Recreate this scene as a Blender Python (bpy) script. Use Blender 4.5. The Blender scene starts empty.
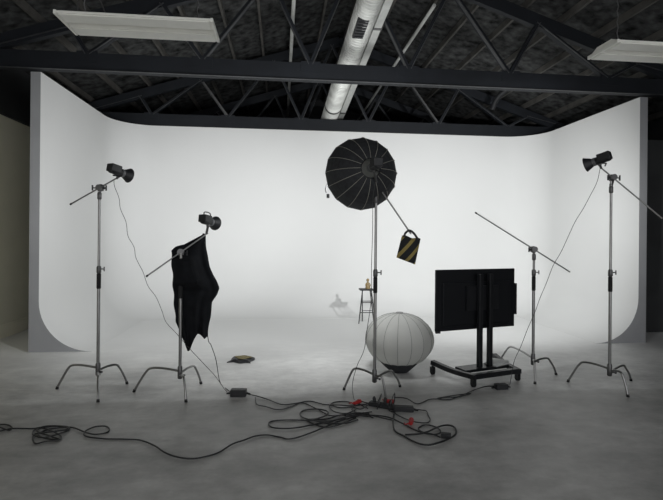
import bpy, math, random
from mathutils import Vector, Matrix
random.seed(7)
R = math.radians
S = bpy.context.scene
C = S.collection
V = Vector

# ------------------------------------------------------------ camera
F = 480.0
CAMLOC = V((0, 0, 1.75))
CM = Matrix.Rotation(R(-6.0), 4, 'Z') @ Matrix.Rotation(R(90), 4, 'X') @ Matrix.Rotation(R(0.5), 4, 'Z')
cam = bpy.data.cameras.new('camera')
cam.sensor_width = 36; cam.lens = F * 36 / 663; cam.shift_y = -14 / 663
cam.clip_start = 0.05; cam.clip_end = 200
co = bpy.data.objects.new('camera', cam); C.objects.link(co)
co.matrix_world = Matrix.Translation(CAMLOC) @ CM
S.camera = co

def ray(px, py):
    return (CM.to_3x3() @ V(((px - 331.5) / F, -(py - 236) / F, -1)))
def at(px, py, z=0.0):          # point at height z seen at a photo position
    d = ray(px, py); return CAMLOC + d * ((z - CAMLOC.z) / d.z)
def ad(px, py, dep):            # point at a given distance along the view
    return CAMLOC + ray(px, py) * dep

# ------------------------------------------------------------ world, lights, exposure
w = bpy.data.worlds.new('world'); S.world = w; w.use_nodes = True
w.node_tree.nodes['Background'].inputs[0].default_value = (0.97, 0.975, 1.0, 1)
w.node_tree.nodes['Background'].inputs[1].default_value = 1.05
S.view_settings.view_transform = 'Standard'; S.view_settings.look = 'None'
S.view_settings.exposure = 0.08; S.view_settings.gamma = 1; S.view_settings.use_curve_mapping = False

def aim(o, src, dst):
    o.location = src
    o.rotation_euler = (V(dst) - V(src)).to_track_quat('-Z', 'Y').to_euler()
def spot(name, src, dst, watt, ang, size, blend=1.0, col=(0.985, 0.998, 1.0)):
    l = bpy.data.lights.new(name, 'SPOT'); l.energy = watt; l.spot_size = R(ang); l.spot_blend = blend
    l.shadow_soft_size = size; l.color = col
    o = bpy.data.objects.new(name, l); C.objects.link(o); aim(o, src, dst); return o
def area(name, src, dst, watt, size, spread=180, col=(0.985, 0.998, 1.0)):
    l = bpy.data.lights.new(name, 'AREA'); l.shape = 'DISK'; l.size = size; l.energy = watt; l.spread = R(spread); l.color = col
    o = bpy.data.objects.new(name, l); C.objects.link(o); aim(o, src, dst); return o

HA = ad(119, 172, 5.30); HAd = (V((1.2, 10.4, 1.6)) - HA).normalized()
HB = ad(208.5, 221.5, 5.38); HBd = (V((-0.9, 10.4, 2.2)) - HB).normalized()
HE = ad(598.5, 160.5, 5.50); HEd = (V((3.0, 10.4, 1.3)) - HE).normalized()
OC = ad(361, 174, 5.40)                       # rim centre of the octagonal softbox
OHUB = ad(371, 168, 5.02)
OD = (OC - OHUB).normalized()
spot('light_left_head', HA + HAd * 0.17, (-2.6, 10.4, 1.7), 120, 140, 0.06)
spot('light_covered_head', HB + HBd * 0.17, (-1.5, 10.4, 2.3), 310, 64, 0.05)
spot('light_right_head', HE + HEd * 0.17, (4.0, 10.6, 1.9), 680, 108, 0.012)
area('light_softbox', OC + OD * 0.03, OC + OD * 3, 82, 0.72)

# ------------------------------------------------------------ mesh helpers
class MB:
    def __init__(s): s.v = []; s.f = []; s.m = []
    def add(s, vs, fs, mi=0):
        b = len(s.v); s.v += [V(p) for p in vs]; s.f += [tuple(i + b for i in f) for f in fs]; s.m += [mi] * len(fs); return s
    def box(s, c, size, rot=None, mi=0):
        c = V(c); hx, hy, hz = [k / 2 for k in size]
        ps = [V((x, y, z)) for x in (-hx, hx) for y in (-hy, hy) for z in (-hz, hz)]
        if rot is not None: ps = [rot @ p for p in ps]
        return s.add([c + p for p in ps], [(0, 1, 3, 2), (4, 6, 7, 5), (0, 4, 5, 1), (2, 3, 7, 6), (0, 2, 6, 4), (1, 5, 7, 3)], mi)
    def bar(s, a, b, wd, ht, up=V((0, 0, 1)), mi=0):      # rectangular bar between two points
        a, b = V(a), V(b); d = (b - a); L = d.length; d.normalize()
        x = d.cross(up)
        if x.length < 1e-4: x = d.cross(V((1, 0, 0)))
        x.normalize(); u = x.cross(d).normalized()
        rot = Matrix((x, d, u)).transposed()
        return s.box((a + b) / 2, (wd, L, ht), rot, mi)
    def tube(s, pts, r, n=8, caps=True, mi=0):
        pts = [V(p) for p in pts]; rs = r if isinstance(r, (list, tuple)) else [r] * len(pts)
        vs = []; fs = []; N = len(pts)
        t0 = (pts[1] - pts[0]).normalized()
        nx = t0.orthogonal().normalized()
        for i, p in enumerate(pts):
            t = (pts[min(i + 1, N - 1)] - pts[max(i - 1, 0)])
            t = t.normalized() if t.length > 1e-9 else t0
            nx = (nx - t * nx.dot(t))
            nx = nx.normalized() if nx.length > 1e-6 else t.orthogonal().normalized()
            ny = t.cross(nx)
            for k in range(n):
                a = 2 * math.pi * k / n
                vs.append(p + (nx * math.cos(a) + ny * math.sin(a)) * rs[i])
        for i in range(N - 1):
            for k in range(n):
                k2 = (k + 1) % n
                fs.append((i * n + k, i * n + k2, (i + 1) * n + k2, (i + 1) * n + k))
        if caps: fs.append(tuple(range(n))[::-1]); fs.append(tuple((N - 1) * n + k for k in range(n)))
        return s.add(vs, fs, mi)
    def cyl(s, a, b, r0, r1=None, n=16, mi=0): return s.tube([a, b], [r0, r0 if r1 is None else r1], n, True, mi)
    def lathe(s, prof, o, axis=V((0, 0, 1)), n=24, mi=0, ph=0.0, closed=True):   # prof: (radius, height)
        o = V(o); ax = V(axis).normalized()
        x = V((0, 0, 1)).cross(ax)
        x = x.normalized() if x.length > 1e-3 else V((1, 0, 0))
        y = ax.cross(x); vs = []; fs = []; N = len(prof)
        for (r, h) in prof:
            for k in range(n):
                a = 2 * math.pi * k / n + ph
                vs.append(o + ax * h + (x * math.cos(a) + y * math.sin(a)) * r)
        for i in range(N - 1):
            for k in range(n):
                k2 = (k + 1) % n; fs.append((i * n + k, i * n + k2, (i + 1) * n + k2, (i + 1) * n + k))
        if closed: fs.append(tuple(range(n))[::-1]); fs.append(tuple((N - 1) * n + k for k in range(n)))
        return s.add(vs, fs, mi)
    def ball(s, c, r, n=14, sc=(1, 1, 1), mi=0):
        c = V(c); vs = []; fs = []; m = n // 2
        for i in range(m + 1):
            t = math.pi * i / m
            for k in range(n):
                a = 2 * math.pi * k / n
                q = max(math.sin(t), 0.02)
                vs.append(c + V((q * math.cos(a) * sc[0], q * math.sin(a) * sc[1], math.cos(t) * sc[2])) * r)
        for i in range(m):
            for k in range(n):
                k2 = (k + 1) % n; fs.append((i * n + k, (i + 1) * n + k, (i + 1) * n + k2, i * n + k2))
        fs.append(tuple(range(n))); fs.append(tuple(m * n + k for k in range(n))[::-1])
        return s.add(vs, fs, mi)
    def build(s, name, mats, parent=None, smooth=True, bevel=0, label=None):
        me = bpy.data.meshes.new(name)
        off = parent_loc(parent)
        me.from_pydata([p - off for p in s.v], [], s.f)
        if not isinstance(mats, (list, tuple)): mats = [mats]
        for m in mats: me.materials.append(m)
        me.polygons.foreach_set('material_index', s.m)
        import bmesh
        bm = bmesh.new(); bm.from_mesh(me); bmesh.ops.recalc_face_normals(bm, faces=bm.faces); bm.to_mesh(me); bm.free()
        if smooth:
            me.polygons.foreach_set('use_smooth', [True] * len(me.polygons))
            me.set_sharp_from_angle(angle=R(38))
        o = bpy.data.objects.new(name, me); C.objects.link(o)
        if parent is not None: o.parent = parent
        if bevel:
            b = o.modifiers.new('bevel', 'BEVEL'); b.width = bevel; b.segments = 2; b.limit_method = 'ANGLE'
        if label: o['label'] = label
        return o

def parent_loc(p):
    q = V((0, 0, 0))
    while p is not None: q = q + p.location; p = p.parent
    return q
def thing(name, loc, label, cat, group=None):
    o = bpy.data.objects.new(name, None); C.objects.link(o); o.location = V(loc); o.empty_display_size = 0.1
    o['label'] = label; o['category'] = cat
    if group: o['group'] = group
    return o
def tag(o, label, cat, group=None, kind=None):
    o['label'] = label; o['category'] = cat
    if group: o['group'] = group
    if kind: o['kind'] = kind
    return o
def struct(o, label=None):
    o['kind'] = 'structure'
    if label: o['label'] = label
    return o
def smooth_path(pts, k=8):      # Catmull-Rom through the points
    P = [V(p) for p in pts]; P = [P[0] * 2 - P[1]] + P + [P[-1] * 2 - P[-2]]
    out = []
    for i in range(1, len(P) - 2):
        a, b, c, d = P[i - 1:i + 3]
        for j in range(k):
            t = j / k
            out.append(0.5 * ((2 * b) + (c - a) * t + (2 * a - 5 * b + 4 * c - d) * t * t + (3 * b - a - 3 * c + d) * t ** 3))
    out.append(P[-2]); return out

# ------------------------------------------------------------ materials
def mat(name, col, rough=0.5, metal=0.0, var=0.0, vscale=8.0, bump=0.0, bscale=40.0, spec=0.5, detail=4, extra=None):
    m = bpy.data.materials.new(name); m.use_nodes = True; nt = m.node_tree; b = nt.nodes['Principled BSDF']
    b.inputs['Base Color'].default_value = (*col, 1); b.inputs['Roughness'].default_value = rough
    b.inputs['Metallic'].default_value = metal; b.inputs['Specular IOR Level'].default_value = spec
    tc = nt.nodes.new('ShaderNodeTexCoord')
    if var:
        n = nt.nodes.new('ShaderNodeTexNoise'); n.inputs['Scale'].default_value = vscale; n.inputs['Detail'].default_value = detail
        r = nt.nodes.new('ShaderNodeValToRGB')
        r.color_ramp.elements[0].position = 0.3; r.color_ramp.elements[1].position = 0.7
        r.color_ramp.elements[0].color = (*[c * (1 - var) for c in col], 1)
        r.color_ramp.elements[1].color = (*[min(1, c * (1 + var)) for c in col], 1)
        nt.links.new(tc.outputs['Object'], n.inputs['Vector']); nt.links.new(n.outputs['Fac'], r.inputs['Fac'])
        nt.links.new(r.outputs['Color'], b.inputs['Base Color'])
    if bump:
        n2 = nt.nodes.new('ShaderNodeTexNoise'); n2.inputs['Scale'].default_value = bscale; n2.inputs['Detail'].default_value = 5
        bp = nt.nodes.new('ShaderNodeBump'); bp.inputs['Strength'].default_value = bump; bp.inputs['Distance'].default_value = 0.02
        nt.links.new(tc.outputs['Object'], n2.inputs['Vector']); nt.links.new(n2.outputs['Fac'], bp.inputs['Height'])
        nt.links.new(bp.outputs['Normal'], b.inputs['Normal'])
    return m

def floor_material():
    m = bpy.data.materials.new('concrete_floor'); m.use_nodes = True; nt = m.node_tree; b = nt.nodes['Principled BSDF']
    L = nt.links.new; N = nt.nodes.new
    tc = N('ShaderNodeTexCoord'); sep = N('ShaderNodeSeparateXYZ'); L(tc.outputs['Object'], sep.inputs[0])
    # straight step to a lighter floor tone at y = 5.2
    st = N('ShaderNodeMapRange'); st.inputs['From Min'].default_value = 5.16; st.inputs['From Max'].default_value = 5.24
    L(sep.outputs['Y'], st.inputs['Value'])
    far = N('ShaderNodeMapRange'); far.inputs['From Min'].default_value = 5.5; far.inputs['From Max'].default_value = 8.3
    L(sep.outputs['Y'], far.inputs['Value'])
    n1 = N('ShaderNodeTexNoise'); n1.inputs['Scale'].default_value = 0.9; n1.inputs['Detail'].default_value = 8; n1.inputs['Roughness'].default_value = 0.62
    n2 = N('ShaderNodeTexNoise'); n2.inputs['Scale'].default_value = 5.0; n2.inputs['Detail'].default_value = 8; n2.inputs['Roughness'].default_value = 0.7
    mp = N('ShaderNodeMapping'); mp.inputs['Scale'].default_value = (0.9, 1.3, 1); L(tc.outputs['Object'], mp.inputs['Vector'])
    L(mp.outputs[0], n1.inputs['Vector']); L(mp.outputs[0], n2.inputs['Vector'])
    r1 = N('ShaderNodeMapRange'); r1.inputs['From Min'].default_value = 0.36; r1.inputs['From Max'].default_value = 0.64
    r1.inputs['To Min'].default_value = 0.70; r1.inputs['To Max'].default_value = 1.18; L(n1.outputs['Fac'], r1.inputs['Value'])
    r2 = N('ShaderNodeMapRange'); r2.inputs['From Min'].default_value = 0.36; r2.inputs['From Max'].default_value = 0.64
    r2.inputs['To Min'].default_value = 0.82; r2.inputs['To Max'].default_value = 1.12; L(n2.outputs['Fac'], r2.inputs['Value'])
    mu = N('ShaderNodeMath'); mu.operation = 'MULTIPLY'; L(r1.outputs[0], mu.inputs[0]); L(r2.outputs[0], mu.inputs[1])
    # small dark scuffs
    vo = N('ShaderNodeTexVoronoi'); vo.inputs['Scale'].default_value = 2.3; L(mp.outputs[0], vo.inputs['Vector'])
    r3 = N('ShaderNodeMapRange'); r3.inputs['From Min'].default_value = 0.02; r3.inputs['From Max'].default_value = 0.10
    r3.inputs['To Min'].default_value = 0.80; L(vo.outputs['Distance'], r3.inputs['Value'])
    mu2 = N('ShaderNodeMath'); mu2.operation = 'MULTIPLY'; L(mu.outputs[0], mu2.inputs[0]); L(r3.outputs[0], mu2.inputs[1])
    # grey concrete -> lighter tone past the step -> clean white paint by the cove
    mx = N('ShaderNodeMix'); mx.data_type = 'RGBA'; mx.inputs['A'].default_value = (0.50, 0.498, 0.48, 1); mx.inputs['B'].default_value = (0.66, 0.66, 0.645, 1)
    L(st.outputs[0], mx.inputs['Factor'])
    mx2 = N('ShaderNodeMix'); mx2.data_type = 'RGBA'; mx2.inputs['B'].default_value = (0.725, 0.73, 0.722, 1)
    L(far.outputs[0], mx2.inputs['Factor']); 
    sc = N('ShaderNodeVectorMath'); sc.operation = 'SCALE'; L(mx.outputs['Result'], sc.inputs[0]); L(mu2.outputs[0], sc.inputs['Scale'])
    L(sc.outputs[0], mx2.inputs['A'])
    L(mx2.outputs['Result'], b.inputs['Base Color'])
    rr = N('ShaderNodeMapRange'); rr.inputs['To Min'].default_value = 0.36; rr.inputs['To Max'].default_value = 0.55; L(n2.outputs['Fac'], rr.inputs['Value'])
    L(rr.outputs[0], b.inputs['Roughness']); b.inputs['Specular IOR Level'].default_value = 0.6
    bp = N('ShaderNodeBump'); bp.inputs['Strength'].default_value = 0.12; bp.inputs['Distance'].default_value = 0.01
    L(n2.outputs['Fac'], bp.inputs['Height']); L(bp.outputs[0], b.inputs['Normal'])
    return m

M = dict(
    floor=floor_material(),
    cyc=mat('white_cyc_paint', (0.725, 0.73, 0.722), 0.75, var=0.015, vscale=0.8, spec=0.2),
    cycend=mat('grey_cyc_end', (0.29, 0.295, 0.305), 0.8, var=0.04, vscale=3),  # end faces of the cove, darker than its white paint
    beige=mat('beige_wall_paint', (0.72, 0.70, 0.58), 0.8, var=0.05, vscale=1.5),
    moulding=mat('cream_moulding', (0.80, 0.77, 0.64), 0.6),
    darkwall=mat('black_wall', (0.020, 0.021, 0.023), 0.85, var=0.2, vscale=2),
    black_panel=mat('charcoal_panel', (0.035, 0.037, 0.038), 0.8, var=0.2, vscale=2),
    roof=mat('dark_roof_board', (0.036, 0.037, 0.037), 0.95, var=0.85, vscale=6.5, bump=0.8, bscale=9, detail=8, spec=0.15),
    purlin=mat('grey_roof_timber', (0.060, 0.057, 0.052), 0.85, var=0.35, vscale=4),
    truss=mat('black_truss_paint', (0.010, 0.012, 0.0155), 0.65, var=0.15, vscale=3, spec=0.3),
    flange=mat('lit_flange_edge', (0.040, 0.042, 0.045), 0.5, var=0.3, vscale=6),  # paler edge colour stands in for light caught from the cove
    chrome=mat('worn_chrome', (0.33, 0.33, 0.325), 0.28, metal=1.0, var=0.1, vscale=12),
    steel=mat('dull_steel', (0.16, 0.16, 0.16), 0.45, metal=0.9),
    black=mat('black_plastic', (0.016, 0.017, 0.019), 0.5, var=0.2, vscale=20),
    tvblack=mat('black_screen_casing', (0.006, 0.007, 0.009), 0.6, spec=0.25),
    blackmetal=mat('black_powder_coat', (0.009, 0.010, 0.012), 0.4, spec=0.4),
    grey=mat('grey_casing', (0.13, 0.135, 0.14), 0.45),
    rubber=mat('black_rubber', (0.012, 0.012, 0.013), 0.8),
    fabric=mat('black_softbox_fabric', (0.022, 0.024, 0.027), 0.8, var=0.3, vscale=25, bump=0.2, bscale=60),
    lrib=mat('grey_lantern_rib', (0.22, 0.225, 0.22), 0.8),
    seam=mat('tan_seam_tape', (0.30, 0.29, 0.25), 0.7),
    cloth=mat('black_duvetyne', (0.011, 0.012, 0.014), 0.95, var=0.25, vscale=9, bump=0.3, bscale=30, spec=0.15),
    cable=mat('black_cable', (0.016, 0.017, 0.018), 0.45),
    wire=mat('thin_dark_wire', (0.05, 0.05, 0.05), 0.6),
    red=mat('red_plug', (0.45, 0.03, 0.03), 0.5),
    yellow=mat('yellow_stripe', (0.36, 0.28, 0.09), 0.8, var=0.2, vscale=30),
    wood=mat('tan_wood', (0.26, 0.19, 0.09), 0.6, var=0.25, vscale=30),
    bagtan=mat('tan_canvas', (0.20, 0.17, 0.08), 0.85, var=0.35, vscale=25),
    paper=mat('white_paper', (0.65, 0.66, 0.65), 0.8),
    duct=mat('galvanised_duct', (0.72, 0.73, 0.70), 0.42, metal=0.45, var=0.22, vscale=4),
    tray=mat('pale_duct_board', (0.50, 0.51, 0.49), 0.6, var=0.2, vscale=3),
    fixture=mat('cream_enamel', (0.84, 0.84, 0.78), 0.4, var=0.05, vscale=5),
    tube=mat('unlit_white_tube', (0.62, 0.63, 0.60), 0.3),
    screen=mat('screen_glass', (0.01, 0.01, 0.012), 0.1),
)
def lantern_material():
    m = mat('white_lantern_nylon', (0.66, 0.665, 0.64), 0.8, var=0.03, vscale=6)
    nt = m.node_tree; b = nt.nodes['Principled BSDF']
    tr = nt.nodes.new('ShaderNodeBsdfTranslucent'); tr.inputs[0].default_value = (0.62, 0.625, 0.60, 1)
    mx = nt.nodes.new('ShaderNodeMixShader'); mx.inputs[0].default_value = 0.35
    out = nt.nodes['Material Output']
    nt.links.new(b.outputs[0], mx.inputs[1]); nt.links.new(tr.outputs[0], mx.inputs[2]); nt.links.new(mx.outputs[0], out.inputs[0])
    return m
M['lantern'] = lantern_material()

# ------------------------------------------------------------ building shell
XL, XR, Y0, Y1 = -4.6, 7.9, -2.0, 16.5
AX, AZ = 1.3, 6.45                                  # roof ridge
def roofz(x): return AZ - (0.315 * (AX - x) if x < AX else 0.335 * (x - AX))
mb = MB(); mb.box(((XL + XR) / 2, (Y0 + Y1) / 2, -0.05), (XR - XL, Y1 - Y0, 0.1)); struct(mb.build('floor', M['floor'], smooth=False), 'worn grey concrete floor fading into white painted studio floor')
mb = MB(); mb.box((XL - 0.06, (Y0 + Y1) / 2, 1.85), (0.12, Y1 - Y0, 3.7)); struct(mb.build('wall_left', M['beige'], smooth=False), 'dim beige building wall at the far left')
mb = MB(); mb.box((XL - 0.03, (Y0 + Y1) / 2, 4.3), (0.18, Y1 - Y0, 1.2)); struct(mb.build('trim_1', M['darkwall'], smooth=False), 'black painted band along the top of the left wall')
mb = MB(); mb.box((XL + 0.012, (Y0 + Y1) / 2, 0.10), (0.024, Y1 - Y0, 0.20)); mb.box((XL + 0.008, (Y0 + Y1) / 2, 0.215), (0.016, Y1 - Y0, 0.03)); struct(mb.build('baseboard_left', M['moulding'], smooth=False, bevel=0.004), 'cream moulded baseboard')
mb = MB(); mb.box((XR + 0.06, (Y0 + Y1) / 2, 2.4), (0.12, Y1 - Y0, 4.8)); struct(mb.build('wall_right', M['darkwall'], smooth=False), 'black building wall on the right')
mb = MB(); mb.add([(XL, Y1, 0), (XR, Y1, 0), (XR, Y1, 4.3), (AX, Y1, AZ + .08), (XL, Y1, 4.68), (XL, Y1 + .12, 0), (XR, Y1 + .12, 0), (XR, Y1 + .12, 4.3), (AX, Y1 + .12, AZ + .08), (XL, Y1 + .12, 4.68)],
    [(0, 1, 2, 3, 4), (9, 8, 7, 6, 5), (0, 5, 6, 1), (1, 6, 7, 2), (2, 7, 8, 3), (3, 8, 9, 4), (4, 9, 5, 0)]); struct(mb.build('wall_far', M['darkwall'], smooth=False), 'black gable wall behind the cyclorama')
mb = MB()
mb.box((7.1, 8.35, 1.8), (1.55, 0.08, 3.6)); struct(mb.build('wall_partition', M['black_panel'], smooth=False), 'charcoal partition beside the right end of the white cove')
# ceiling: two roof slopes with thickness
mb = MB()
for (xa, xb) in ((XL - 0.2, AX), (AX, XR + 0.2)):
    za, zb = roofz(xa), roofz(xb)
    mb.add([(xa, Y0, za), (xb, Y0, zb), (xb, Y1, zb), (xa, Y1, za), (xa, Y0, za + .1), (xb, Y0, zb + .1), (xb, Y1, zb + .1), (xa, Y1, za + .1)],
        [(0, 1, 2, 3), (7, 6, 5, 4), (0, 4, 5, 1), (2, 6, 7, 3), (0, 3, 7, 4), (1, 5, 6, 2)])
struct(mb.build('ceiling', M['roof'], smooth=False), 'dark pitched roof lined with rough boards')

# cyclorama: swept solid section, coved at the floor, rounded in plan
CX0, CX1, CY0, CY1, CZ, RC, RP, TH = -3.54, 5.98, 7.48, 10.85, 4.13, 0.75, 0.80, 0.14
path = []
path.append((V((CX0, CY0, 0)), V((1, 0, 0))))
for k in range(0, 13):
    a = math.pi - k / 12 * math.pi / 2; c = V((CX0 + RP, CY1 - RP, 0)); d = V((math.cos(a), math.sin(a), 0)); path.append((c + d * RP, -d))
for k in range(0, 13):
    a = math.pi / 2 - k / 12 * math.pi / 2; c = V((CX1 - RP, CY1 - RP, 0)); d = V((math.cos(a), math.sin(a), 0)); path.append((c + d * RP, -d))
path.append((V((CX1, CY0, 0)), V((-1, 0, 0))))
sec = [(-TH, 0.0), (-TH, CZ), (0, CZ)] + [(0, 0.75 + (CZ - .75) * t) for t in (0.66, 0.33)]
sec += [(RC * (1 - math.cos(a)), RC * (1 - math.sin(a)) + 0.002) for a in [math.pi / 2 * k / 14 for k in range(15)]]
sec += [(RC, 0.0)]
vs = []; fs = []; n = len(sec)
for p, nn in path:
    for (o, z) in sec: vs.append(p + nn * o + V((0, 0, z)))
for i in range(len(path) - 1):
    for k in range(n):
        k2 = (k + 1) % n; fs.append((i * n + k, i * n + k2, (i + 1) * n + k2, (i + 1) * n + k))
fs.append(tuple(range(n))); fs.append(tuple((len(path) - 1) * n + k for k in range(n))[::-1])
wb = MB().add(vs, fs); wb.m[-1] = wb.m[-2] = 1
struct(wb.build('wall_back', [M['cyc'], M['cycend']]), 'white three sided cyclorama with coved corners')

# roof purlins
ORD = ['outermost', 'second', 'third', 'fourth', 'fifth', 'sixth', 'seventh', 'eighth', 'ninth', 'tenth']
def plab(i): return (ORD[i] + ' from the left wall') if i < 10 else (ORD[19 - i] + ' from the right wall')
px_ = [XL + 0.45 + 0.62 * i for i in range(20)]
for i, x in enumerate(px_):
    mb = MB(); z = roofz(x) - 0.055
    mb.box((x, 10.2, z), (0.045, 12.2, 0.11))
    tag(mb.build('roof_purlin', M['purlin'], smooth=False), 'slim grey timber running front to back under the dark roof, ' + plab(i), 'roof beam', 'roof purlins')

# trusses
Bn = [-4.35, -2.85, -1.2, .43, 1.98, 3.65, 5.35, 7.0]
Tn = [-3.1, -1.8, -.2, 1.12, 2.65, 4.12, 5.85]
def truss(y, label, pale_webs=None):
    t = thing('roof_truss', (AX, y, CZ), label, 'roof truss')
    tz = lambda x: roofz(x) - 0.23
    mb = MB(); mb.box(((XL + XR) / 2, y, CZ + 0.145), (XR - XL - .02, 0.10, 0.27)); mb.box(((XL + XR) / 2, y - .02, CZ + 0.016), (XR - XL - .02, 0.13, 0.009), mi=1); mb.build('bottom_chord', [M['truss'], M['flange']], t, False)  # thin strip below: light on the underside put into its colour
    mb = MB(); mb.bar((XL + .05, y, tz(XL + .05)), (AX, y, tz(AX)), 0.09, 0.20); mb.bar((AX, y, tz(AX)), (XR - .05, y, tz(XR - .05)), 0.09, 0.20); mb.build('top_chord', M['truss'], t, False)
    for i in range(len(Tn)):
        for b in (Bn[i], Bn[i + 1]):
            mb = MB(); mb.bar((b, y, CZ + 0.26), (Tn[i], y, tz(Tn[i]) - .04), 0.055, 0.085, up=V((0, 1, 0)))
            sx = 1 if Tn[i] > b else -1; mb.bar((b + sx * .03, y - .03, CZ + 0.26), (Tn[i] + sx * .03, y - .03, tz(Tn[i]) - .04), 0.07, 0.012, up=V((1, 0, 0)), mi=1)  # strip coloured as the edge that catches the cove's light
            k = mb.build('web_member', [M['steel'] if (round(b, 2), i) in (pale_webs or []) else M['truss'], M['flange']], t, False)  # listed web members use paler steel instead of black
    for b in Bn[1:-1]: MB().box((b, y - 0.056, CZ + 0.22), (0.30, 0.008, 0.16)).build('gusset_plate', M['truss'], t, False)
    return t
truss(7.43, 'black steel roof truss resting on the front ends of the white cove')
truss(10.96, 'black steel roof truss running along the top of the white back wall', pale_webs=[(-1.2, 1), (3.65, 4)])
truss(13.7, 'dim black roof truss farthest back behind the white wall')

# ducts and conduits under the roof
a = ad(370, 0, 7.0); b = ad(328.5, 120, 11.6); d = (b - a).normalized(); a = a - d * 0.5; b = b + d * 0.6
t = thing('ventilation_duct', a, 'long round galvanised duct running back under the roof ridge', 'duct')
prof = []; L = (b - a).length; kk = int(L / 0.07)
for i in range(kk):
    h = L * i / kk; prof += [(0.180, h), (0.180, h + 0.052), (0.189, h + 0.058), (0.189, h + 0.064)]
MB().lathe(prof, a, d, 28).build('duct_pipe', M['duct'], t)
for q in (0.46, 0.75): MB().lathe([(0.186, L * q - .04), (0.192, L * q - .035), (0.192, L * q + .035), (0.186, L * q + .04)], a, d, 28).build('duct_collar', M['steel'], t)
side = d.cross(V((0, 0, 1))).normalized(); upv = side.cross(d)
rot = Matrix((side, d, upv)).transposed()
c = a + d * 0.98 - upv * 0.16 - side * 0.05
mb = MB(); mb.box(c, (0.17, 0.5, 0.05), rot)
for i in range(6): mb.box(c + d * (-.2 + .08 * i) - upv * .03, (0.14, 0.03, 0.02), rot)
mb.build('vent_grille', M['black'], t, False)
t = thing('duct_board', a + side * 0.27, 'pale flat boxed channel running alongside the round duct', 'duct')
mb = MB(); mb.box((a + b) / 2 + side * 0.265 + upv * .05, (0.12, L, 0.18), rot); mb.build('channel', M['tray'], t, False, 0.004)
for q in (0.2, 0.5, 0.8): mb = MB(); mb.box(a + d * L * q + side * 0.265 + upv * .05, (0.135, 0.05, 0.20), rot); mb.build('joint_strap', M['steel'], t, False)
mb = MB(); mb.tube([(0.18, 7.6, 5.72), (0.18, 16, 5.72)], 0.035, 8); tag(mb.build('conduit_pipe', M['tray']), 'thin pale pipe running back under the roof left of the duct', 'pipe')
mb = MB(); mb.tube([(2.45, 7.6, 5.52), (2.45, 16, 5.52)], 0.03, 8); tag(mb.build('conduit_pipe', M['tray']), 'thin pale pipe running back under the roof right of the duct', 'pipe')
a2 = V((1.25, 13.2, 4.62))
mb = MB(); mb.tube(smooth_path([V((5.9, 9.3, 4.75)), V((5.75, 9.6, 5.0)), V((5.4, 9.9, 5.1)), V((5.0, 10.1, 5.05)), V((4.75, 10.2, 4.85)), V((4.65, 10.25, 4.6))], 4), 0.06, 10)
tag(mb.build('flexible_duct', M['black']), 'dark curved flexible duct above the right corner of the cove', 'duct')

# fluorescent fixtures (unlit)
def fixture(x0, x1, y, z, label):
    c = V(((x0 + x1) / 2, y, z)); L = x1 - x0
    t = thing('fluorescent_light', c, label, 'ceiling light', )
    pr = [(-.215, 0), (-.045, .0), (-.02, .045), (.02, .045), (.045, 0), (.215, 0), (.215, .016), (.10, .07), (-.10, .07), (-.215, .016)]
    mb = MB(); vs = [V((xx, y + q, z + h)) for xx in (x0 + .01, x1 - .01) for q, h in pr]; m = len(pr)
    mb.add(vs, [(k, (k + 1) % m, m + (k + 1) % m, m + k) for k in range(m)] + [tuple(range(m))[::-1], tuple(range(m, 2 * m))]); mb.build('housing', M['fixture'], t, False)
    for s in (-1, 1):
        MB().box((c.x, y + s * .13, z - .004), (L - .05, .15, .012)).build('diffuser_panel', M['fixture'], t, True, .004)
        mb = MB(); mb.box((c.x + s * (L / 2), y, z + .009), (.022, .425, .034)); mb.build('end_cap', M['fixture'], t, False, .004)
        # hanging chain: alternating short links
        mb = MB(); xx = c.x + s * L * .38; zz = z + .075; top = roofz(xx) - .01; k = 0
        pts = [V((xx, y, zz))]
        while zz < top: zz += .05; k += 1; pts.append(V((xx + (.006 if k % 2 else -.006), y, min(zz, top))))
        mb.tube(pts, .005, 5); mb.build('hanging_chain', M['steel'], t)
    return t
pL = at(52, 12, 3.5); pR = at(617, 42, 3.5)
fixture(-1.80, -0.58, 4.22, 3.5, 'unlit cream strip light hanging at the upper left')
fixture(2.97, 4.19, 4.19, 3.5, 'unlit cream strip light hanging at the upper right')
mb = MB(); mb.tube(smooth_path([(-1.7, 4.2, 3.6), (-1.66, 4.1, 3.75), (-1.58, 4.05, 3.78), (-1.5, 4.1, 3.68), (-1.48, 4.2, 3.6)], 5), .006, 6)
tag(mb.build('fixture_wire', M['wire']), 'loop of dark wire on top of the left strip light', 'wire')

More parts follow.
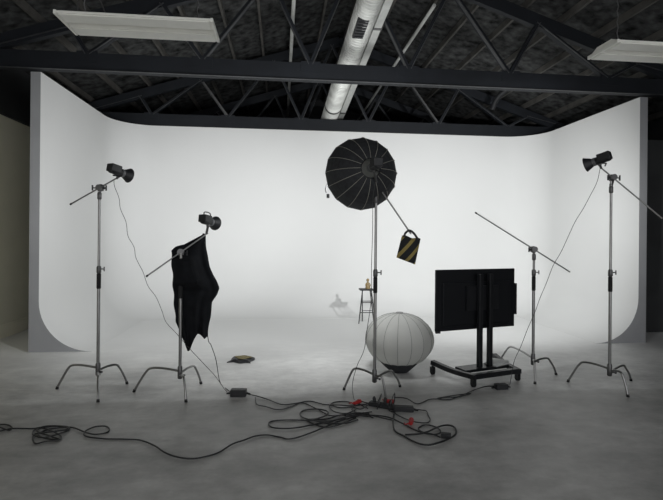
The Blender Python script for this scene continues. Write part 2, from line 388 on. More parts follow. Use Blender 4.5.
# ------------------------------------------------------------ light stands
def c_stand(dep, hub, feet, topy, arm, label, gripy=None, knobs=(0, 1), topx=None):
    hp = ad(hub[0], hub[1], dep); base = V((hp.x, hp.y, 0))
    zt = ad(hub[0], topy, dep).z
    t = thing('light_stand', base, label, 'light stand', )
    B = base; up = V((0, 0, 1))
    P = lambda z: V((B.x, B.y, z))
    sl0, sl1 = min(1.14, zt * .68), min(1.31, zt * .79)
    MB().cyl(P(.185), P(sl0), .0175).build('lower_column', M['chrome'], t)
    MB().lathe([(.020, sl0), (.023, sl0 + .01), (.023, sl1 - .01), (.020, sl1)], B, n=16).build('grip_sleeve', M['rubber'], t)
    def collar(z, s, rad, knob=True):
        mb = MB(); mb.lathe([(rad, z), (rad + .008, z + .01), (rad + .008, z + .07), (rad, z + .085)], B, n=14)
        if not knob: mb.build('riser_collar', M['steel'], t); return
        mb.cyl(P(z + .05), P(z + .05) + V((s * .055, -.01, 0)), .006, n=8)
        c = P(z + .05) + V((s * .06, -.01, 0)); mb.tube([c + V((0, 0, -.025)), c + V((0, 0, .025))], .007, 8)
        mb.build('locking_collar', M['steel'], t)
    zc1 = sl1; collar(zc1, 1, .017)
    zc2 = zt - .09
    MB().cyl(P(sl1 + .05), P(zc2), .0145).build('middle_riser', M['chrome'], t)
    collar(zt - .14, -1, .015, False)
    MB().cyl(P(zc2), P(zt), .0125).build('top_riser', M['chrome'], t)
    mb = MB(); mb.lathe([(.020, .175), (.026, .185), (.026, .30), (.020, .315)], B, n=16)
    mb.cyl(P(.22), P(.22) + V((.045, -.03, 0)), .007, n=8); mb.ball(P(.22) + V((.05, -.034, 0)), .014, 10)
    mb.build('leg_hub', M['steel'], t)
    for i, (fx, fy) in enumerate(feet):
        f = at(fx, fy, .012); hz = (.26, .215, .235)[i % 3]
        d = (f - B); d.z = 0; L = d.length; d.normalize()
        pts = [P(hz) + d * .02, P(hz + .02) + d * L * .35, P(hz + .015) + d * L * .62, P(hz - .03) + d * L * .74, P(.10) + d * L * .90, P(.012) + d * L]
        lg = MB().tube(smooth_path(pts, 6), .0125, 10).build('leg', M['chrome'], t)
        MB().cyl(P(.03) + d * L * .985, P(0.0) + d * L * 1.003, .015, .017, 10).build('foot_tip', M['rubber'], lg)
    # grip head
    G = P(zt)
    if arm:
        a, b, (da, db) = arm[0], arm[1], arm[2]
        A = ad(a[0], a[1], dep + da); E = ad(b[0], b[1], dep + db)
        ar = (E - A).normalized()
        tt = (G - A).dot(ar); Q = A + ar * tt
        fw = V((0, -1, 0)); fw = (fw - ar * fw.dot(ar)).normalized()
        sh = ar.cross(fw).normalized()
        mb = MB(); mb.cyl(Q - fw * .035, Q + fw * .04, .034, n=18); mb.cyl(Q - fw * .037, Q - fw * .005, .040, n=18); mb.cyl(P(zt - .05), Q - V((0, 0, .02)), .02, n=12)
        mb.build('grip_head', M['steel'], t)
        for s in knobs:
            s = 1 if s else -1
            mb = MB(); kx = V((s, -.25, 0)).normalized(); k0 = Q + V((0, 0, -.005)) ; k1 = k0 + kx * .075
            mb.cyl(k0, k1, .007, n=8); mb.tube([k1 + V((0, 0, -.03)), k1 + V((0, 0, .03))], .009, 8); mb.build('knob', M['black'], t)
        MB().cyl(A, E, .0085, n=12).build('arm', M['chrome'], t)
        MB().cyl(A - ar * .012, A + ar * .012, .0105, n=10).build('arm_tip', M['rubber'], t)
    return t
sA = c_stand(5.35, (98, 370), [(57, 388), (98, 401), (127, 383)], 187, ((71, 204), (117, 178), (0, 0)), 'tall chrome light stand farthest left with arm sloping down left', knobs=(0, 1))
sB = c_stand(5.25, (180, 373), [(134, 391), (186, 401), (201, 383)], 253, ((147, 276), (208, 233), (-.03, .17)), 'chrome light stand half hidden by a draped black cloth', knobs=(1,))
sC = c_stand(5.18, (374.5, 376), [(344, 389), (400, 386), (386, 400)], 190, ((379, 187), (411, 234), (0, -.12)), 'chrome light stand holding the large black round softbox', knobs=(0, 1))
sD = c_stand(5.95, (533, 360), [(500, 360), (556, 374), (535, 383)], 249, ((476, 213), (570, 272), (0, 0)), 'short chrome stand with a long bare sloping arm and no lamp', knobs=(0,))
sE = c_stand(5.50, (609.5, 370), [(568, 381), (631, 380), (628, 396)], 181, ((663, 219), (600, 167), (0, .05)), 'tall chrome light stand farthest right with arm sloping down right', knobs=(0, 1))

# ------------------------------------------------------------ studio light heads
def head(c, d, label, s=1.0, refl=.082, handle='top', mount=None):
    c = V(c); d = V(d).normalized(); t = thing('studio_light', c, label, 'studio light')
    side = d.cross(V((0, 0, 1))).normalized(); up = side.cross(d)
    MB().lathe([(.035 * s, -.145 * s), (.046 * s, -.135 * s), (.050 * s, -.12 * s), (.050 * s, .03 * s), (.046 * s, .04 * s)], c, d, 20).build('lamp_body', M['black'], t)
    rot = Matrix((side, d, up)).transposed()
    mb = MB(); mb.box(c - d * .075 * s + up * .022 * s, (.112 * s, .15 * s, .098 * s), rot); mb.build('control_housing', M['black'], t, True, .008)
    MB().lathe([(.047 * s, .03 * s), (.053 * s, .035 * s), (.053 * s, .065 * s), (.047 * s, .07 * s)], c, d, 20).build('mounting_ring', M['grey'], t)
    if refl:
        mb = MB(); mb.lathe([(.045 * s, .065 * s), (.06 * s, .085 * s), (refl, .155 * s), (refl + .003, .158 * s), (refl - .002, .158 * s), (.055 * s, .09 * s), (.03 * s, .075 * s)], c, d, 28)
        mb.build('reflector', M['black'], t)
    if handle == 'top':
        mb = MB(); h = c - d * .05 * s
        mb.tube(smooth_path([h - d * .05 + up * .06 * s, h - d * .05 + up * .105 * s, h + d * .03 + up * .115 * s, h + d * .07 + up * .10 * s, h + d * .075 + up * .05 * s], 5), .006, 8); mb.build('carry_handle', M['black'], t)
    else:
        h = c - d * .03 * s - up * .05 * s
        mb = MB(); mb.tube([h, h - d * .04 - up * .015, h + side * .09 - up * .02], .008, 8); mb.build('tilt_handle', M['black'], t)
    mb = MB(); q = V(mount) if mount is not None else c - up * .1
    mb.cyl(c - up * .045 * s, q, .014, n=10); mb.ball(c - up * .055 * s, .022, 10); mb.build('tilt_bracket', M['steel'], t)
    return t
head(HA, V((.52, .80, -.17)), 'black studio lamp on the farthest left stand pointing at the wall', 0.86, .080, 'side', mount=ad(117, 178.3, 5.35))
head(HB, V((.42, .88, -.12)), 'black studio lamp with handle just above the draped black cloth', .86, .078, 'top', mount=ad(206.5, 233.5, 5.41))
head(HE, V((-.60, .76, -.26)), 'black studio lamp on the farthest right stand pointing left', 0.90, .082, 'side', mount=ad(601, 168, 5.55))

# ------------------------------------------------------------ round softbox
t = thing('softbox', OC, 'large black round softbox with pale seams seen from behind', 'softbox')
ax = -OD; LD = (OHUB - OC).length
NS = 16; RR = .405
prof = [(RR + .004, -.012), (RR + .004, .0)]
K = 9
def bowl(u): return (RR * math.sin(u * math.pi / 2) ** .86, LD * (math.cos(u * math.pi / 2)) ** 1.15)
for i in range(K): prof.append(bowl(1 - i / K * .97))
r_end, h_end = prof[-1]
mb = MB(); mb.lathe(prof + [(r_end - .01, h_end - .01)] + [(r - .006, h - .004) for r, h in prof[::-1][1:]], OC, ax, NS, closed=False); mb.build('fabric_shell', M['fabric'], t, smooth=False)
x = V((0, 0, 1)).cross(ax).normalized(); y = ax.cross(x)
for k in range(NS):
    a = 2 * math.pi * k / NS; dr = x * math.cos(a) + y * math.sin(a)
    MB().tube([OC + ax * (h + .004) + dr * (r + .002) for r, h in prof[1:]], .0032, 6).build('rib_seam', M['seam'], t)
MB().lathe([(.02, LD - .03), (.040, LD - .03), (.045, LD - .01), (.045, LD + .02), (.03, LD + .03)], OC, ax, 20).build('hub_ring', M['grey'], t)
MB().lathe([(.001, -.004), (RR - .01, -.004), (RR - .01, -.009), (.001, -.009)], OC, ax, NS, closed=False).build('front_diffuser', M['lantern'], t, False)
sp = OC - ax * .0 + ad(326, 190, 5.4) - OC
mb = MB(); mb.tube(smooth_path([ad(327, 184, 5.38), ad(325.5, 189, 5.37), ad(326.3, 193, 5.37)], 4), .006, 6); mb.box(ad(328, 196, 5.37), (.03, .02, .045)); mb.build('cover_strap', M['black'], t)
hc = OHUB + ax * .12
tl = head(hc, -ax, 'black lamp body behind the large round softbox', .92, 0, 'side', mount=ad(377, 188, 5.15))

# ------------------------------------------------------------ sandbag on the centre arm
cs = ad(411, 234, 5.05)
t = thing('sandbag', cs, 'small black sandbag with yellow diagonal stripes hanging from the arm', 'sandbag')
def stripes_material():
    m = bpy.data.materials.new('hazard_striped_bag'); m.use_nodes = True; nt = m.node_tree; b = nt.nodes['Principled BSDF']; b.inputs['Roughness'].default_value = .85
    tc = nt.nodes.new('ShaderNodeTexCoord'); sx = nt.nodes.new('ShaderNodeSeparateXYZ'); nt.links.new(tc.outputs['Object'], sx.inputs[0])
    ad_ = nt.nodes.new('ShaderNodeMath'); ad_.operation = 'MULTIPLY_ADD'; ad_.inputs[1].default_value = -1.15; nt.links.new(sx.outputs['X'], ad_.inputs[0]); nt.links.new(sx.outputs['Z'], ad_.inputs[2])
    mo = nt.nodes.new('ShaderNodeMath'); mo.operation = 'PINGPONG'; mo.inputs[1].default_value = .074; nt.links.new(ad_.outputs[0], mo.inputs[0])
    gt = nt.nodes.new('ShaderNodeMath'); gt.operation = 'GREATER_THAN'; gt.inputs[1].default_value = .048; nt.links.new(mo.outputs[0], gt.inputs[0])
    mx = nt.nodes.new('ShaderNodeMix'); mx.data_type = 'RGBA'; mx.inputs['A'].default_value = (.014, .015, .017, 1); mx.inputs['B'].default_value = (.30, .235, .075, 1)
    nt.links.new(gt.outputs[0], mx.inputs['Factor']); nt.links.new(mx.outputs['Result'], b.inputs['Base Color']); return m
M['stripe'] = stripes_material()
TL, TR, BR_, BL_ = [ad(px, py, 5.05) for px, py in ((402, 235.5), (420.5, 239), (415, 264.5), (396.5, 257.5))]
vs = []; fs = []; NU, NV = 10, 10; nrm = V((0, -1, 0))
for sgn in (1, -1):
    for j in range(NV + 1):
        for i in range(NU + 1):
            u, v = i / NU, j / NV
            p = TL.lerp(TR, u).lerp(BL_.lerp(BR_, u), v)
            bul = (math.sin(math.pi * u) * (0.35 + 0.65 * math.sin(math.pi * min(1, v * .9 + .1)))) ** .6 if 0 < u < 1 else 0
            if j == 0: bul *= .3
            if j == NV: bul *= .25
            p = p + nrm * sgn * (.045 * bul + .004) + V((0, 0, .008 * math.sin(u * 9) * (1 - v)))
            vs.append(p)
W1 = NU + 1; off = W1 * (NV + 1)
for j in range(NV):
    for i in range(NU):
        q = j * W1 + i; fs.append((q, q + 1, q + W1 + 1, q + W1)); fs.append((off + q, off + q + W1, off + q + W1 + 1, off + q + 1))
ed = [j * W1 for j in range(NV + 1)], [j * W1 + NU for j in range(NV + 1)], list(range(W1)), [NV * W1 + i for i in range(W1)]
for e in ed:
    for p, q in zip(e, e[1:]): fs.append((p, q, off + q, off + p))
MB().add(vs, fs).build('bag_body', M['stripe'], t)
mb = MB(); mb.tube(smooth_path([ad(404, 237, 5.04), ad(405.5, 233, 5.03), ad(409.5, 230.5, 5.03), ad(414, 233.5, 5.03), ad(418, 239.5, 5.04)], 5), .012, 8); mb.build('strap_handle', M['black'], t)

# ------------------------------------------------------------ draped black cloth
def interp(tab, q):
    if q <= tab[0][0]: return tab[0][1]
    for (a, b), (c, d) in zip(tab, tab[1:]):
        if q <= c: return b + (d - b) * (q - a) / (c - a)
    return tab[-1][1]
xl = [(233, 196), (240, 189), (245, 174.5), (250, 171.3), (260, 171.3), (272, 172.3), (288, 173), (302, 174), (312, 174.5), (322, 176), (332, 178), (352, 181)]
xr = [(233, 205), (240, 206), (250, 207), (260, 208), (266, 209.5), (272, 212.5), (280, 216.5), (288, 219), (295, 217), (302, 212.7), (312, 211), (322, 209.5), (338, 208), (352, 204)]
yt = [(0, 251), (.06, 246.5), (.3, 244), (.62, 241), (.70, 236), (.76, 233), (1, 234)]
yb = [(0, 322), (.1, 336), (.30, 352), (.38, 350), (.55, 338), (.64, 333.5), (.76, 335), (.88, 339), (1, 336)]
vs = []; fs = []; NA, NVV = 72, 60
for j in range(NVV + 1):
    v = j / NVV
    for i in range(NA):
        a = 2 * math.pi * i / NA; u = (1 - math.cos(a)) / 2; front = math.sin(a)
        y0, y1 = interp(yt, u), interp(yb, u); py = y0 + (y1 - y0) * v
        px = interp(xl, py) + (interp(xr, py) - interp(xl, py)) * u
        fold = .022 * math.sin(u * 17 + v * 2.2) * (.25 + .75 * v) + .015 * math.sin(u * 31 - v * 3 + 1.3) * v
        dep = 5.37 + .08 * u - front * (.018 + .045 * math.sin(min(1, v * 1.3) * math.pi * .5)) * (1 if front > 0 else 1.2) + fold * (1 if front > 0 else .8) * abs(front) ** .5
        sm = lambda e0, e1, q: (lambda k: k * k * (3 - 2 * k))(max(0, min(1, (q - e0) / (e1 - e0))))
        dep -= .205 * sm(254, 262, py) * (1 - sm(281, 292, py)) * (1 - sm(.45, .8, u)) * (max(0, front) ** .35)
        vs.append(ad(px + .5 * math.sin(v * 23 + (2 if u > .5 else 0)) * (abs(1 - 2 * u) ** 6), py, dep))
for j in range(NVV):
    for i in range(NA):
        i2 = (i + 1) % NA; fs.append((j * NA + i, j * NA + i2, (j + 1) * NA + i2, (j + 1) * NA + i))
fs.append(tuple(range(NA)))
ob = MB().add(vs, fs).build('draped_cloth', M['cloth']); so = ob.modifiers.new('thickness', 'SOLIDIFY'); so.thickness = .004
tag(ob, 'black cloth hanging in folds over the arm of a light stand', 'cloth')

# ------------------------------------------------------------ lantern softbox on the floor
gp = at(399, 371, 0); t = thing('lantern_softbox', gp, 'round white ribbed lantern softbox resting on its black base', 'lantern softbox')
dl = (gp - CAMLOC).dot(ray(331.5, 236).normalized()) 
hw = 34 / 480 * dl; top = ad(397, 313, dl).z; NL = 16
cap = .085
prof = []
for i in range(0, 15):
    th = i / 14 * math.pi * .80 + .04
    cz = .02 + top * .525; prof.append((hw * math.sin(th) ** .93, cz + (top - cz) * math.cos(th)))
vs = []
mb = MB(); mb.lathe(prof, gp, V((0, 0, 1)), NL * 4, ph=.1, closed=False)
# pull cloth in slightly between ribs
pv = []
for idx, p in enumerate(mb.v):
    k = idx % (NL * 4) % 4; f = (1, .982, .975, .982)[k]; c = V((gp.x, gp.y, p.z)); pv.append(c + (p - c) * f)
mb.v = pv; mb.f.append(tuple(range(NL * 4))); mb.m.append(0); mb.build('fabric_globe', M['lantern'], t)
for k in range(NL):
    a = 2 * math.pi * k / NL + .1
    # same frame as the lathe about +z
    dr = V((math.cos(a), math.sin(a), 0))
    MB().tube([gp + V((0, 0, h)) + dr * (r + .001) for r, h in prof], .0026, 5).build('rib', M['lrib'], t)
rb, hb = prof[-1]
MB().lathe([(rb * 1.02, hb + .012), (rb * 1.0, hb), (rb * .72, hb * .45), (.14, .02), (.12, 0), (.01, 0)], gp, n=32).build('black_base_skirt', M['fabric'], t)
MB().lathe([(.05, top - .004), (.045, top + .012), (.01, top + .014)], gp, n=16).build('top_cap', M['lrib'], t)

# ------------------------------------------------------------ stool with figurine
sp = at(366, 322.5, 0); t = thing('step_stool', sp, 'small dark folding stool standing close to the white back wall', 'stool')
sz = .66
def leg(dx0, dy0, dx1, dy1): return MB().tube([sp + V((dx0, dy0, sz)), sp + V((dx1, dy1, 0))], .011, 8).build('leg', M['blackmetal'], t)
leg(-.09, -.07, -.17, -.13); leg(.09, -.07, .17, -.13); leg(-.07, .07, -.05, .16); leg(.09, .07, .19, .16)
mb = MB(); mb.box(sp + V((0, 0, sz + .012)), (.28, .24, .03)); mb.build('seat', M['black'], t, True, .008)
for z, e in ((.22, .145), (.42, .12)):
    mb = MB(); mb.box(sp + V((0, -.075 - (sz - z) * .09, z)), (e * 2, .03, .012)); mb.build('rung', M['blackmetal'], t, False)
    MB().cyl(sp + V((-.06, .07 + (sz - z) * .13, z)), sp + V((.14, .07 + (sz - z) * .13, z)), .007, n=6).build('rung', M['blackmetal'], t)
fp = sp + V((.03, 0, sz + .027)); t = thing('figurine', fp, 'tiny tan figurine sitting on top of the dark stool', 'figurine')
MB().lathe([(.045, 0), (.052, .02), (.045, .05), (.034, .085), (.03, .11), (.016, .135), (.014, .15)], fp, n=14).build('figurine_body', M['wood'], t)
MB().ball(fp + V((0, 0, .175)), .030, 12, (1, 1, 1.15)).build('figurine_head', M['wood'], t)
for s in (-1, 1): MB().tube([fp + V((s * .03, 0, .115)), fp + V((s * .05, -.02, .075)), fp + V((s * .03, -.05, .04))], .010, 6).build('arm', M['wood'], t)

# ------------------------------------------------------------ television on a rolling cart
right = CM.to_3x3() @ V((1, 0, 0)); right.z = 0; right.normalize(); fwd = V((-right.y, right.x, 0))
def cf(x, z, h=0): p = right * x + fwd * z; p.z = h; return p
P1, P2, P3, P4 = cf(1.30, 6.10), cf(1.67, 5.60), cf(2.29, 5.87), cf(2.215, 6.49)
u = (P3 - P2).normalized(); nrm = V((u.y, -u.x, 0))      # nrm points to the camera side
if nrm.dot(fwd) > 0: nrm = -nrm
ctr = (P2 + P3) / 2 - nrm * .20
t = thing('monitor_cart', ctr, 'black wheeled monitor cart with two posts and splayed legs', 'monitor cart')
def rail(a, b):
    aa = V((a.x, a.y, .125)); bb = V((b.x, b.y, .155)); mid = aa.lerp(bb, .5) + V((0, 0, -.018))
    mb = MB(); pp = smooth_path([aa - (bb - aa) * .06, mid, bb], 6)
    for q0, q1 in zip(pp, pp[1:]): mb.bar(q0, q1 + (q1 - q0) * .15, .065, .055)
    return mb.build('side_rail', M['blackmetal'], t, False, .004)
rail(P2, P1); rail(P3, P4)
mb = MB(); mb.bar(V((P2.x, P2.y, .125)), V((P3.x, P3.y, .125)), .07, .06); mb.bar(V((P2.x, P2.y, .14)) - nrm * .24, V((P3.x, P3.y, .14)) - nrm * .24, .20, .035); mb.build('base_plate', M['blackmetal'], t, False, .006)
for p in (P1, P2, P3, P4):
    mb = MB(); q = V((p.x, p.y, 0)); mb.cyl(q + V((0, 0, .085)), q + V((0, 0, .115)), .016, n=10)
    for s in (-1, 1): mb.box(q + u * s * .021 + V((0, 0, .065)), (.006, .05, .07), Matrix((u, -nrm, V((0, 0, 1)))).transposed())
    cst = mb.build('caster', M['black'], t)
    MB().cyl(q + V((0, 0, .036)) - u * .014, q + V((0, 0, .036)) + u * .014, .036, n=18).build('wheel', M['rubber'], cst)
for s in (-1, 1):
    b0 = ctr + u * s * .078
    mb = MB(); mb.bar(V((b0.x, b0.y, .14)), V((b0.x, b0.y, 1.30)), .055, .055, up=nrm); mb.build('post', M['blackmetal'], t, False, .006)
mb = MB(); mb.bar(ctr + u * -.25 + V((0, 0, 1.0)) - nrm * .05, ctr + u * .25 + V((0, 0, 1.0)) - nrm * .05, .03, .30); mb.build('mounting_bracket', M['blackmetal'], t, False)
TVa, TVb = ad(436, 269.5, 5.80), ad(513.8, 268.3, 6.24)
ba, bb = ad(437.5, 331, 5.80), ad(515.3, 325.5, 6.24)
zt_, zb_ = (TVa.z + TVb.z) / 2, (ba.z + bb.z) / 2
tc = (V((TVa.x, TVa.y, 0)) + V((TVb.x, TVb.y, 0))) / 2; tu = V((TVb.x - TVa.x, TVb.y - TVa.y, 0)); TW = tu.length; tu.normalize(); tn = V((tu.y, -tu.x, 0))
if tn.dot(fwd) > 0: tn = -tn
gap = (ctr - tc).dot(tn); print('TVGAP', gap, TW, zt_ - zb_)
tc = tc + tn * (gap - .095) - tu * .025
rot = Matrix((tu, -tn, V((0, 0, 1)))).transposed(); zc = (zt_ + zb_) / 2; TH_ = zt_ - zb_
t = thing('monitor', V((tc.x, tc.y, zb_)), 'large black flat screen seen from behind on a wheeled cart', 'monitor')
mb = MB(); mb.box(tc + V((0, 0, zc)), (TW, .03, TH_), rot); mb.build('screen_frame', M['tvblack'], t, False, .006)
mb = MB(); mb.box(tc + V((0, 0, zc - .05)) + tn * .022, (TW * .86, .03, TH_ * .72), rot); mb.build('rear_housing', M['tvblack'], t, False, .012)
mb = MB(); mb.box(tc + V((0, 0, zc)) - tn * .017, (TW - .03, .004, TH_ - .03), rot); mb.build('screen', M['screen'], t, False)
mb = MB(); mb.box(tc + V((0, 0, zc - .02)) + tu * (TW / 2 + .012) , (.04, .05, .40), rot); mb.build('side_bar', M['tvblack'], t, False, .005)
mb = MB(); mb.box(tc + V((0, 0, zb_ - .008)) - tu * (TW / 2 - .04), (.06, .03, .03), rot); mb.build('corner_foot', M['black'], t, False, .004)
# papers and small box on the cart deck
dk = ctr + u * .13 + V((0, 0, .1595)) + nrm * .0
rp = Matrix.Rotation(R(12), 3, 'Z') @ Matrix((u, -nrm, V((0, 0, 1)))).transposed()
mb = MB()
for i in range(4): mb.box(dk + u * (.10 + .004 * i) - nrm * .04 + V((0, 0, .004 + .008 * i)), (.26, .19, .007), Matrix.Rotation(R(5 * i), 3, 'Z') @ rp)
tag(mb.build('paper_stack', M['paper'], None, False), 'small stack of white papers on the cart base', 'papers')

# ------------------------------------------------------------ boxes on the floor
def brick(px, py, size, ang, label, name='power_adapter', cat='power adapter'):
    p = at(px, py, 0); r_ = Matrix.Rotation(R(ang), 3, 'Z')
    t = thing(name, p, label, cat)
    mb = MB(); mb.box(p + V((0, 0, size[2] / 2)), size, r_); mb.build('casing', M['black'], t, True, .008)
    for s in (-1, 1):
        e = p + r_ @ V((s * size[0] / 2, 0, size[2] * .45)); mb = MB(); mb.cyl(e, e + r_ @ V((s * .045, 0, -.01)), .012, .007, 10); mb.build('strain_relief', M['rubber'], t)
    return t
brick(238.5, 396, (.17, .09, .075), -6, 'black power adapter box on the floor near the draped cloth')
brick(501, 389, (.145, .08, .06), 4, 'black power adapter box on the floor under the monitor cart')
brick(403.5, 411, (.20, .075, .05), -12, 'long black power adapter beside the power strip')
p = at(385, 408, 0); r_ = Matrix.Rotation(R(-34), 3, 'Z')
t = thing('power_strip', p, 'black power strip in the cable tangle under the centre stand', 'power strip')
mb = MB(); mb.box(p + V((0, 0, .022)), (.34, .07, .044), r_); mb.build('casing', M['black'], t, True, .006)
for i in range(5):
    q = p + r_ @ V((-.12 + .06 * i, 0, .046)); mb = MB(); mb.cyl(q - V((0, 0, .004)), q + V((0, 0, .003)), .019, n=14); mb.build('outlet', M['rubber'], t)
for i, h in ((0, .05), (2, .06), (3, .045)):
    q = p + r_ @ V((-.12 + .06 * i, 0, .049)); o = MB().lathe([(.017, 0), (.018, h * .6), (.008, h)], q, n=10).build('plug', M['black']); tag(o, ['black plug at the left end of the power strip', '', 'black plug in the middle of the power strip', 'black plug near the right end of the power strip'][i], 'plug')
for k, (px, py, a, lb) in enumerate(((357, 404.5, 40, 'red plug on the cables left of the power strip'), (389, 403.5, -20, 'red plug against the power strip under the centre stand'), (411, 424, 70, 'red plug lying by the black cable loop on the right'))):
    q = at(px, py, 0); r2 = Matrix.Rotation(R(a), 3, 'Z'); t = thing('red_plug', q, lb, 'plug')
    mb = MB(); mb.cyl(q + r2 @ V((-.045, 0, .022)), q + r2 @ V((.02, 0, .024)), .018, .022, 12); mb.build('plug_body', M['red'], t)
    MB().cyl(q + r2 @ V((.02, 0, .024)), q + r2 @ V((.05, 0, .024)), .025, .022, 12).build('plug_rim', M['red'], t)
    mb = MB(); mb.tube(smooth_path([q + r2 @ V((-.045, 0, .022)), q + r2 @ V((-.07, .02, .03)), q + r2 @ V((-.06, .05, .012)), q + r2 @ V((-.02, .06, .012))], 4), .006, 6); mb.build('plug_tail', M['red'], t)
# flat folded bag
p = at(242, 360.5, 0)
t = thing('flat_bag', p, 'flat dark folded bag with tan top lying on the floor', 'bag')
vs = []; fs = []; NX, NY = 14, 8
for top_ in (1, 0):
    for j in range(NY + 1):
        for i in range(NX + 1):
            uu, vv = i / NX * 2 - 1, j / NY * 2 - 1
            e = max(0, (1 - uu ** 6)) ** .5 * max(0, (1 - vv ** 6)) ** .5
            z = (.012 + .022 * e + .008 * math.sin(uu * 7 + vv * 3) * e) if top_ else .001
            x_ = uu * (.155 + .012 * math.sin(vv * 4)); y_ = vv * (.14 + .02 * math.sin(uu * 5 + 1))
            vs.append(p + Matrix.Rotation(R(-14), 3, 'Z') @ V((x_, y_, z)))
W1 = NX + 1; off = W1 * (NY + 1)
for j in range(NY):
    for i in range(NX):
        q = j * W1 + i; fs.append((q, q + 1, q + W1 + 1, q + W1)); fs.append((off + q, off + q + W1, off + q + W1 + 1, off + q + 1))
for e in ([j * W1 for j in range(NY + 1)], [j * W1 + NX for j in range(NY + 1)], list(range(W1)), [NY * W1 + i for i in range(W1)]):
    for a_, b_ in zip(e, e[1:]): fs.append((a_, b_, off + b_, off + a_))
MB().add(vs, fs).build('bag_body', M['black'], t)
mb = MB(); rr_ = Matrix.Rotation(R(-10), 3, 'Z')
vs = [p + V((0.01, .02, .038)) + rr_ @ V((.11 * math.cos(a) * (1 + .18 * math.sin(3 * a)), .085 * math.sin(a) * (1 + .15 * math.cos(4 * a)), dz)) for dz in (0, .008) for a in [2 * math.pi * k / 24 for k in range(24)]]
mb.add(vs, [tuple(range(24))[::-1], tuple(range(24, 48))] + [(k, (k + 1) % 24, 24 + (k + 1) % 24, 24 + k) for k in range(24)]); mb.build('tan_flap', M['bagtan'], t)

# ------------------------------------------------------------ cables
def fcable(pts, label, r=.0066, m='cable', start=None, end=None, name='cable'):
    P = [at(x, y, r + .001) for x, y in pts]
    P = [V((q.x, q.y, r + .001)) for q in P]
    if start is not None: P = [V(s) for s in start] + P
    if end is not None: P = P + [V(s) for s in end]
    Q = smooth_path(P, 8)
    for i, q in enumerate(Q):
        if q.z < r + .02: q.z = max(q.z, r + .001) + .003 * (1 + math.sin(i * .13))
    return tag(MB().tube(Q, r, 7).build(name, M[m]), label, 'cable')
c7 = lambda L: [(x / 2.5, 300 + y / 2.5) for x, y in L]
c8 = lambda L: [(220 + x / 2.5, 300 + y / 2.5) for x, y in L]
c10 = lambda L: [(340 + x / 5.1, 370 + y / 5.1) for x, y in L]
c9 = lambda L: [(430 + x / 2.497, 300 + y / 2.497) for x, y in L]
fcable(c7([(-14, 330), (0, 329), (30, 323), (60, 322), (88, 321), (120, 315), (165, 317), (170, 325), (120, 332), (88, 336), (82, 348), (90, 359), (115, 354), (145, 352), (153, 344), (140, 333), (105, 320), (85, 326), (84, 338), (110, 345), (150, 335), (172, 324), (150, 316), (110, 318), (92, 328), (120, 340), (148, 350), (120, 348), (95, 338), (115, 325), (160, 319), (185, 321), (215, 333), (240, 337), (268, 331), (273, 322), (262, 316), (235, 319), (212, 331), (216, 342), (260, 347), (310, 348), (350, 351), (385, 365), (410, 382), (440, 393), (480, 397), (520, 390), (550, 380)])
       + c8([(30, 362), (60, 352), (90, 341), (120, 338), (150, 343), (175, 348), (215, 338), (260, 320), (300, 303), (335, 293), (372, 282)]),
       'long black cable running from the left edge with a coil')
fcable(c7([(-14, 318), (0, 320), (20, 327), (30, 322), (24, 314), (8, 311), (-14, 314)]), 'short end of black cable looping in at the left edge of the floor')
fcable(c8([(70, 236), (95, 242), (120, 250), (155, 262), (190, 258), (225, 253), (262, 262), (300, 264), (335, 266), (378, 258)]), 'thin black cable from the left adapter box to the centre tangle', .0055)
fcable(c8([(88, 244), (92, 262), (115, 268), (145, 275), (175, 268), (205, 257), (240, 272), (275, 290), (310, 288), (345, 282), (385, 290), (430, 300)]), 'black cable winding below the left adapter box', .0055)
fcable(c8([(372, 292), (330, 290), (280, 303), (230, 302), (170, 300), (130, 303), (122, 312), (135, 321), (180, 322), (230, 313), (280, 303), (320, 291), (360, 282)]), 'black cable doubled into a long flat loop left of centre')
fcable(c8([(345, 300), (310, 310), (270, 308), (225, 300), (202, 290), (205, 278), (235, 273), (265, 278), (268, 288), (240, 298), (215, 300), (260, 318), (300, 312), (340, 296)]), 'black cable in a small round loop left of centre')
fcable(c8([(340, 275), (315, 285), (285, 280), (274, 266), (285, 256), (315, 254), (335, 262), (330, 276), (350, 284), (380, 280)]), 'small ring of black cable beside the left red plug', .006)
fcable(c8([(370, 272), (350, 262), (345, 250), (360, 256), (400, 264)]), 'short black cable end behind the power strip', .006)
fcable(c10([(275, 142), (310, 143), (345, 150), (385, 172), (415, 168), (455, 150), (500, 148), (545, 141), (600, 140), (663, 120)]) + c9([(20, 245), (50, 248), (85, 236), (115, 224), (140, 217), (160, 216)]), 'thin black cable running right from centre to the cart adapter', .0055)
fcable(c10([(370, 202), (410, 206), (440, 212), (450, 232), (460, 252), (448, 268), (410, 270), (360, 262), (300, 236), (270, 214)]), 'black cable curving right from the long adapter', .0055)
fcable(c10([(150, 232), (200, 236), (255, 246), (320, 275), (370, 300), (430, 322), (480, 330), (512, 322), (500, 300), (460, 284), (425, 282), (400, 298), (420, 318), (470, 330), (512, 346)]), 'black cable ending in a socket at the right loop')
fcable(c10([(275, 228), (272, 260), (274, 300), (290, 320), (325, 336), (370, 362), (415, 380), (460, 384), (515, 370), (560, 350), (588, 328), (592, 305), (575, 288), (540, 284), (500, 294), (450, 315), (400, 326), (332, 330)]), 'thick black cable lying in a wide loop right of centre', .008)
fcable(c10([(170, 245), (120, 230), (60, 238), (0, 232), (-70, 250), (-150, 252)]), 'black cable running left from under the centre stand', .007)
fcable(c10([(150, 226), (100, 222), (50, 228), (10, 255), (-40, 275), (-90, 270), (-150, 284)]), 'black cable lowest in the centre bundle left of the strip', .007)
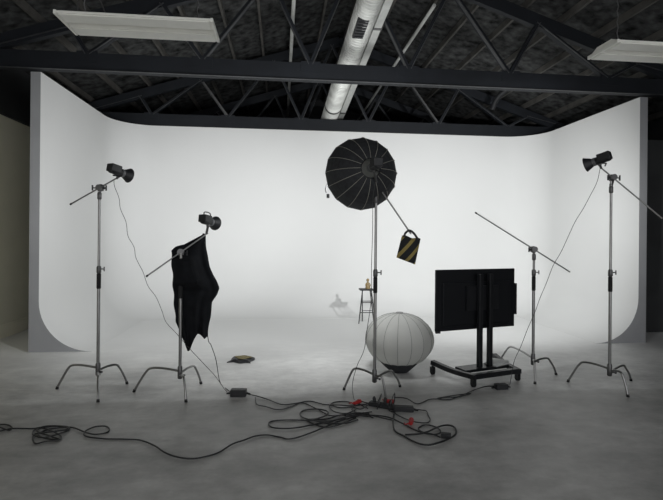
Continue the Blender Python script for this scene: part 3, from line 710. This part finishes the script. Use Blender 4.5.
fcable(c10([(190, 200), (192, 180), (160, 170), (110, 200), (60, 190), (0, 192), (-60, 178)]), 'black cable between the red plug and the power strip', .006)
hub = at(384, 408, .06)
fcable([], 'cable arching up from the power strip behind the stand leg', .0055, start=[at(381, 406, .05), at(379, 404, .12), ad(381.5, 394, 5.0), at(376, 404, .02), at(366, 405, .008), at(357, 404, .01)])
fcable([], 'cable arching over the right side of the power strip', .0055, start=[at(389, 407, .05), at(390, 405, .12), ad(394.5, 393, 5.0), at(394, 403, .03), at(389, 410, .008), at(395, 412, .01)])
q = at(446, 438, 0)
t = thing('cable_socket', q, 'black socket block on the end of the right cable loop', 'socket'); mb = MB(); mb.box(q + V((0, 0, .022)), (.085, .05, .042), Matrix.Rotation(R(-20), 3, 'Z')); mb.build('socket_casing', M['black'], t, True, .006)
# hanging wires of the lamps
def hang(pts, label, r=.0032, m='wire'):
    return tag(MB().tube(smooth_path([V(p) for p in pts], 6), r, 6).build('lamp_wire', M[m]), label, 'wire')
D = 5.35
hang([ad(114, 179, D), ad(114.5, 186, D), ad(119, 198, D), ad(120.5, 209, D), ad(126, 222, D), ad(128, 236, D), ad(134, 247, D), ad(136, 258, D), ad(143, 272, D), ad(148, 286, D), ad(156, 297, D), ad(162, 311, D), ad(166, 322, D), ad(176, 333, D), ad(190, 349, D), ad(204, 364, D), ad(216, 377, D)]
     + [at(x, y, .01) for x, y in ((226, 391), (232, 394))], 'thin wire hanging from the farthest left lamp down to the adapter')
hang([ad(205, 300, 5.50), ad(208, 338, 5.50), ad(211, 345, 5.50), ad(216, 360, 5.4)] + [at(x, y, .01) for x, y in ((220, 382), (228, 390), (234, 394))], 'wire dropping from under the draped cloth to the adapter', .0045)
hang([ad(600, 169, 5.55), ad(597, 182, 5.6), ad(590, 196, 5.6), ad(583, 209, 5.6), ad(575, 222, 5.6), ad(568, 237, 5.6), ad(561, 252, 5.6), ad(553, 266, 5.6), ad(546, 284, 5.6), ad(540, 298, 5.6), ad(535, 312, 5.62), ad(528, 328, 5.6), ad(521, 346, 5.6), ad(514, 362, 5.6)]
     + [at(x, y, .01) for x, y in ((510, 384), (507, 388))], 'thin wire slanting from the farthest right lamp to the cart adapter')
hang([ad(375, 184, 5.05), ad(373, 200, 5.1), ad(372.5, 235, 5.14), ad(371.5, 265, 5.14), ad(371, 300, 5.14), ad(367, 330, 5.1), ad(364, 350, 5.05), ad(357, 366, 4.95), ad(352.5, 384, 4.9)] + [at(x, y, .01) for x, y in ((354, 399), (358, 404))], 'thin wire hanging down beside the centre stand column')
